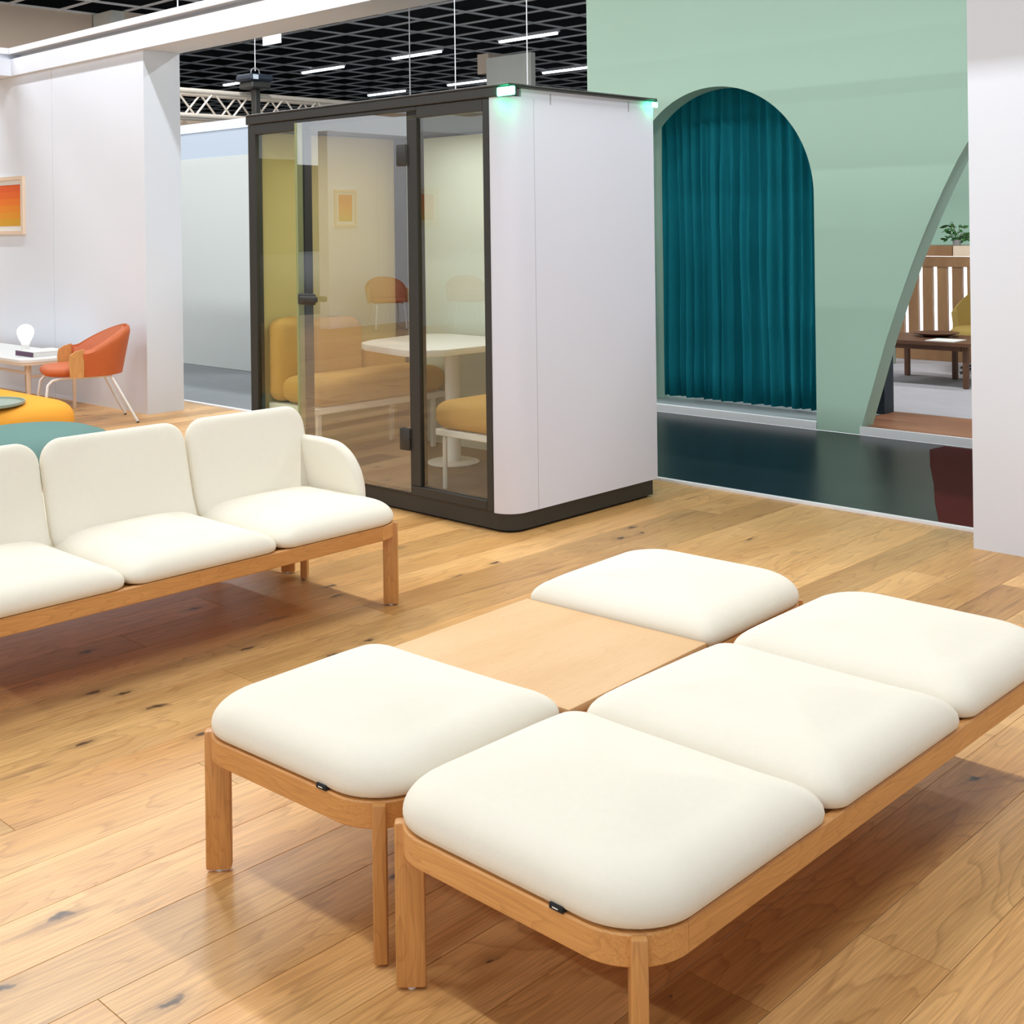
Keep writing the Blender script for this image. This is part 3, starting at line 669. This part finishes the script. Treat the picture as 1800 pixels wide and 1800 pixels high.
def plant(name, x, y, z, label, n, spread, drop, potm, pr, ph_, cat='plant', leafs=0.05, up_=0.16):
    t = thing(name, (0, 0, 0), label, cat)
    lathe('pot', potm, [(0, z), (pr*0.8, z), (pr, z+ph_), (pr*0.9, z+ph_), (pr*0.8, z+ph_-0.02), (0, z+ph_-0.02)], x, y, t, 18)
    rng = random.Random(n)
    lb = bmesh.new(); add_prism(lb, [(-0.005, 0), (0.30, -0.2), (0.62, -0.24), (1, 0), (0.62, 0.24), (0.30, 0.2)], 0, 0.03); lm = bpy.data.meshes.new('leaf'); lb.to_mesh(lm); lb.free(); lm.materials.append(M_leaf)
    for s in range(n):
        a = rng.random()*6.28; rr = spread*(0.4+0.6*rng.random()); zt = z+ph_+up_*rng.random()-drop*rng.random()
        p0 = Vector((x, y, z+ph_-0.015)); p1 = Vector((x+rr*0.5*math.cos(a), y+rr*0.5*math.sin(a), max(z+ph_, zt)+0.05)); p2 = Vector((x+rr*math.cos(a), y+rr*math.sin(a), zt))
        tube('stem', M_stem, [p0, p1, p2], 0.003, t, 5)
        for q in range(5):
            u = 0.35+0.65*q/4; pp = p0*(1-u)**2+p1*2*u*(1-u)+p2*u*u
            o = link('leaf', lm, None, t); o.location = pp; sc = leafs*(0.8+0.6*rng.random()); o.scale = (sc, sc, sc)
            o.rotation_euler = (rng.uniform(-.7, .7), rng.uniform(-.6, .7), rng.random()*6.28)
    return t
plant('trailing_plant', -5.52, 12.46, 1.2365, 'leafy green trailing plant in a pot on the oak shelf', 11, 0.16, 0.02, M_grey, 0.045, 0.06, leafs=0.075)
plant('potted_plant', -5.92, 11.75, 0.052, 'tall leafy plant in a pale pot in front of the slatted divider', 7, 0.18, 0.1, M_sage, 0.07, 0.60, leafs=0.07, up_=0.45)
tag(box('white_book_block', M_trimwhite, -5.29, -5.20, 12.42, 12.52, 1.236, 1.37), 'small white block standing on the oak shelf beside the trailing plant', 'block')
tag(lathe('glass_vase', M_grey, [(0, 1.236), (0.03, 1.236), (0.035, 1.42), (0.03, 1.42), (0.025, 1.25), (0, 1.25)], -5.1, 12.5, None, 16), 'grey slim vase on the oak shelf at right', 'vase')
tag(box('navy_panel', M_navy, -4.50, -4.385, 8.60, 8.75, 0.053, 1.0), 'dark navy post just behind the slanted jamb', 'post')
area('room_tube_lamp', (-4.0, 11.0, 3.9), 1.45, 0.3, 45, (1, 0.98, 0.95))
area('divider_strip_lamp', (-5.6, 12.86, 1.14), 0.06, 2.0, 16, (1, 0.98, 0.95), (-5.6, 13.6, 0.45), math.radians(100))

# ------------------------------------------------------------------ left lounge corner
ot = thing('ottoman', (0, 0, 0), 'large amber rounded ottoman left of the sofa', 'ottoman')
soft('seat', M_yellowwool, -9.95, -8.20, 3.42, 4.22, 0.03, 0.30, ot, 0.11, 0.26)
box('plinth', M_black, -9.65, -8.3, 3.62, 4.02, 0.0, 0.0295, ot)
po = thing('pouf', (0, 0, 0), 'grey-teal round pouf just behind the sofa back', 'pouf')
lathe('cushion', M_tealwool, [(0, 0.02), (0.38, 0.02), (0.47, 0.05), (0.51, 0.11), (0.505, 0.17), (0.45, 0.235), (0.34, 0.275), (0.2, 0.295), (0, 0.30)], -7.45, 3.45, po, 40, 80)
lathe('base', M_black, [(0, 0), (0.28, 0), (0.28, 0.019), (0, 0.019)], -7.45, 3.45, po, 24)
sd = thing('tray', (0, 0, 0), 'round sage-green tray resting on the amber ottoman', 'tray')
lathe('tray_base', M_sage, [(0, 0.310), (0.27, 0.310), (0.29, 0.317), (0.29, 0.335), (0.282, 0.335), (0.278, 0.321), (0, 0.321)], -8.52, 3.60, sd, 40)
tb = thing('side_desk', (0, 0, 0), 'low white table with pale timber frame against the left wall', 'table')
tx0, tx1, ty0, ty1 = -11.9, -9.86, 4.52, 5.12
prism('table_top', M_whitemetal, rrect(tx0, tx1, ty0, ty1, 0.10, 6, 2), 0.428, 0.45, tb)
prism('top_edge', M_ply, rrect(tx0+0.004, tx1-0.004, ty0+0.004, ty1-0.004, 0.10, 6, 2), 0.405, 0.4275, tb)
for xx, yy in ((tx1-0.12, ty0+0.10), (tx1-0.12, ty1-0.10), (tx0+0.12, ty0+0.10), (tx0+0.12, ty1-0.10), ((tx0+tx1)/2, ty1-0.10)):
    tube('leg', M_ply, [(xx, yy, 0.0), (xx, yy, 0.404)], [0.014, 0.022], tb, 10)
for yy in (ty0+0.10, ty1-0.10):
    tube('stretcher', M_ply, [(tx0+0.12, yy, 0.33), (tx1-0.12, yy, 0.33)], 0.011, tb, 8)
tube('stretcher', M_ply, [(tx1-0.12, ty0+0.10, 0.30), (tx1-0.12, ty1-0.10, 0.30)], 0.011, tb, 8)
lx, ly = -10.55, 4.86
lp = thing('bulb_lamp', (0, 0, 0), 'white light-bulb shaped lamp on the low white table', 'lamp')
lathe('bulb', M_bulb, [(0.034, 0.52), (0.04, 0.54), (0.06, 0.575), (0.073, 0.615), (0.07, 0.65), (0.05, 0.68), (0.02, 0.694), (0, 0.697)], lx, ly, lp, 24)
lathe('socket', M_whitemetal, [(0, 0.451), (0.036, 0.451), (0.036, 0.475), (0.032, 0.48), (0.035, 0.519), (0, 0.519)], lx, ly, lp, 20)
bk = thing('book', (0, 0, 0), 'white book with purple spine lying on the low white table', 'book')
box('pages', M_paper, -10.36, -10.06, 4.70, 4.99, 0.4545, 0.488, bk); box('cover', M_paper, -10.365, -10.05, 4.69, 5.0, 0.4885, 0.4915, bk)
box('cover', M_paper, -10.365, -10.05, 4.69, 5.0, 0.451, 0.454, bk); box('spine', M_purple, -10.365, -10.05, 4.685, 4.6895, 0.451, 0.4915, bk)

def tub_chair(loc, face, label, simple=False):
    t = thing('tub_chair', loc, label, 'chair'); t.rotation_euler = (0, 0, face)
    hz = lambda a: 0.59+0.17*max(0, math.cos(a))**1.0
    shell('back_shell', M_orange, 0, 0, 0, 0.255, hz, t, 1.74, 0.035, 30, zb=0.385, rake=0.075, seg=8)
    shell('back_padding', M_orange_in, 0, 0, 0, 0.225, lambda a: hz(a)-0.012, t, 1.70, 0.029, 26, zb=0.40, rake=0.075, seg=8)
    for s in (-1, 1):
        bm = bmesh.new(); half = []
        pts = [(0.0, 0.385), (0.10, 0.385), (0.11, 0.50), (0.10, 0.56), (0.06, 0.585), (0.0, 0.60)]
        add_prism(bm, [(p[0]+0.045, p[1]) for p in pts], s*0.292-0.012, s*0.292+0.012, 'y')
        ap = obj('arm_panel', bm, M_oakz, t)
    out = rrect(-0.24, 0.315, -0.25, 0.25, [0.15, 0.15, 0.2, 0.2], 8, 4)
    rg = [(0.04, 0.388), (0.012, 0.398), (0.0, 0.42), (0.008, 0.445), (0.03, 0.46), (0.08, 0.468), (0.15, 0.47)]
    obj('seat', pillow_bm(out, rg), M_orange, t, True)
    for s in (-1, 1):
        y = s*0.20
        pth = [(-0.36, s*0.25, 0.008), (-0.17, y, 0.375), (-0.12, y, 0.378), (0.20, y, 0.378), (0.26, y, 0.365), (0.295, y, 0.33), (0.31, s*0.215, 0.22), (0.33, s*0.23, 0.008)]
        tube('leg_frame', M_whitemetal, pth, 0.011, t, 8)
        for q in (0, -1): lathe('foot_cap', M_black, [(0, 0), (0.011, 0), (0.012, 0.012), (0, 0.012)], pth[q][0], pth[q][1], t, 8)
    tube('cross_bar', M_whitemetal, [(-0.12, -0.2, 0.377), (-0.12, 0.2, 0.377)], 0.009, t, 8)
    return t
tub_chair((-9.15, 4.68, 0), math.radians(252), 'rust-orange leather tub chair on white legs by the left wall')
tub_chair((-13.25, -4.25, 0), math.radians(35), 'rust-orange tub chair by the side wall, seen only mirrored in the glass')

def picture(x0, x1, z0, z1, wall, label, axis='y'):
    t = thing('framed_print', (0, 0, 0), label, 'picture'); d = 0.03
    def bx(nm, m, a, b, c, e, f0, f1):
        if axis == 'y': return box(nm, m, a, b, wall-f1, wall-f0, c, e, t)
        return box(nm, m, wall+f0, wall+f1, a, b, c, e, t)
    fwid = 0.035
    bx('frame', M_ply, x0, x1, z1-fwid, z1, 0.001, d); bx('frame', M_ply, x0, x1, z0, z0+fwid, 0.001, d)
    bx('frame', M_ply, x0, x0+fwid, z0+fwid, z1-fwid, 0.001, d); bx('frame', M_ply, x1-fwid, x1, z0+fwid, z1-fwid, 0.001, d)
    bx('mount', M_paper, x0+fwid, x1-fwid, z0+fwid, z1-fwid, 0.001, 0.012)
    a, b = x0+fwid+0.05, x1-fwid-0.05; c, e = z0+fwid+0.045, z1-fwid-0.045; n = 6
    cols = [(214, 160, 40), (226, 150, 36), (232, 138, 34), (234, 122, 32), (230, 104, 34), (224, 94, 36)]
    for i in range(n): bx('print_band', mat('print_orange_%d' % i, cols[i], 0.7), a, b, c+(e-c)*i/n, c+(e-c)*(i+1)/n, 0.0122, 0.0135)
    return t
picture(-12.05, -11.27, 1.48, 2.03, 5.21, 'framed orange-to-yellow print on the left white wall')
picture(-4.27, -3.82, 1.52, 2.08, -13.9, 'framed orange print on the side wall, seen only mirrored in the glass', 'x')

# ------------------------------------------------------------------ hall ceiling lights, truss, cables
bm = bmesh.new(); add_box(bm, -0.72, 0.72, -0.035, 0.035, 4.925, 4.965, 0.01); tme = bpy.data.meshes.new('tube'); bm.to_mesh(tme); bm.free(); tme.materials.append(M_tubeon)
bm = bmesh.new(); add_box(bm, -0.75, 0.75, -0.045, 0.045, 4.966, 4.999); hme = bpy.data.meshes.new('housing'); bm.to_mesh(hme); bm.free(); hme.materials.append(M_bar)
ORD = ['first', 'second', 'third', 'fourth', 'fifth']
for row, y, xs in (('nearer', 16.6, [-15.4, -18.45, -21.5, -24.6]), ('middle', 20.72, [-18.05, -21.18, -24.2]), ('farther', 24.8, [-18.9, -22.0, -25.1, -28.2]), ('farthest', 28.9, [-23.0, -26.1, -29.2])):
    for i, x in enumerate(xs):
        t = thing('ceiling_light', (x, y, 0), 'glowing white ceiling tube, %s from the right in the %s row' % (ORD[i], row), 'ceiling light', 'tube lights on the hall ceiling')
        link('tube', tme, None, t); link('housing', hme, None, t)
hs = thing('hanging_sign', (0, 0, 0), 'small blank white panel hanging under the ceiling beyond the header beam', 'sign')
box('sign_board', M_trimwhite, -11.43, -11.11, 8.0, 8.02, 3.53, 3.65, hs); tube('sign_wire', M_bar, [(-11.27, 8.01, 3.651), (-11.27, 8.01, 5.0)], 0.004, hs, 6)
tr = thing('lighting_truss', (0, 0, 0), 'pale aluminium lattice truss above the far wall', 'truss')
def tpt(y, z, dx=0): return (-14.0+dx, y, z)
for dx in (0, -0.32):
    for z in (2.98, 3.30): tube('chord', M_alu, [tpt(7.8, z, dx), tpt(13.5, z, dx)], 0.035, tr, 8)
yy = 7.9; s = 0
while yy < 13.2:
    for dx in (0, -0.32): tube('brace', M_alu, [tpt(yy, 2.98 if s else 3.30, dx), tpt(yy+0.28, 3.30 if s else 2.98, dx)], 0.014, tr, 6)
    yy += 0.28; s = 1-s
for y_ in (8.6, 12.6): tube('hanger', M_bar, [(-14.16, y_, 3.29), (-14.16, y_, 5.56)], 0.01, tr, 6)
dk = box('truss_cladding', M_peach, -14.5, -14.42, 7.8, 13.5, 2.72, 2.96, tr)
mv = thing('moving_light', (0, 0, 0), 'black moving-head stage light on top of the truss', 'stage light')
box('light_base', M_black, -13.93, -13.62, 9.36, 9.66, 3.36, 3.45, mv, 0.015); box('yoke', M_black, -13.83, -13.72, 9.48, 9.56, 2.96, 3.36, mv, 0.01)
box('light_head', M_navy, -13.96, -13.60, 9.32, 9.70, 3.451, 3.55, mv, 0.03); box('indicator', M_bluegrey, -13.598, -13.59, 9.36, 9.44, 3.47, 3.53, mv)
tube('safety_loop', M_grey, [(-13.78, 9.45, 3.55), (-13.78, 9.46, 3.62), (-13.78, 9.52, 3.65), (-13.78, 9.58, 3.62), (-13.78, 9.59, 3.55)], 0.008, mv, 6)
for nm, x, y, zb_ in (('over the truss light', -13.78, 9.52, 3.6), ('over the booth roof left of the tower', -10.44, 10.0, 2.9), ('just in front of the tower', -9.29, 10.0, 2.9)):
    tag(tube('suspension_cable', M_bar, [(x, y, zb_), (x, y, 5.0)], 0.006, None, 6), 'thin steel suspension cable hanging from the ceiling '+nm, 'cable')
rg = thing('ceiling_rigging', (0, 0, 0), 'dark rigging bar with hooks under the ceiling above the booth', 'rigging')
tube('rigging_bar', M_grey, [(-9.6, 9.5, 4.35), (-7.0, 9.5, 4.35)], 0.02, rg, 8)
for k in range(5): tube('hook', M_bar, [(-9.4+0.5*k, 9.5, 4.371), (-9.4+0.5*k, 9.5, 4.6)], 0.008, rg, 6)
tube('drop_wire', M_bar, [(-8.3, 9.5, 4.371), (-8.3, 9.5, 5.0)], 0.005, rg, 6)
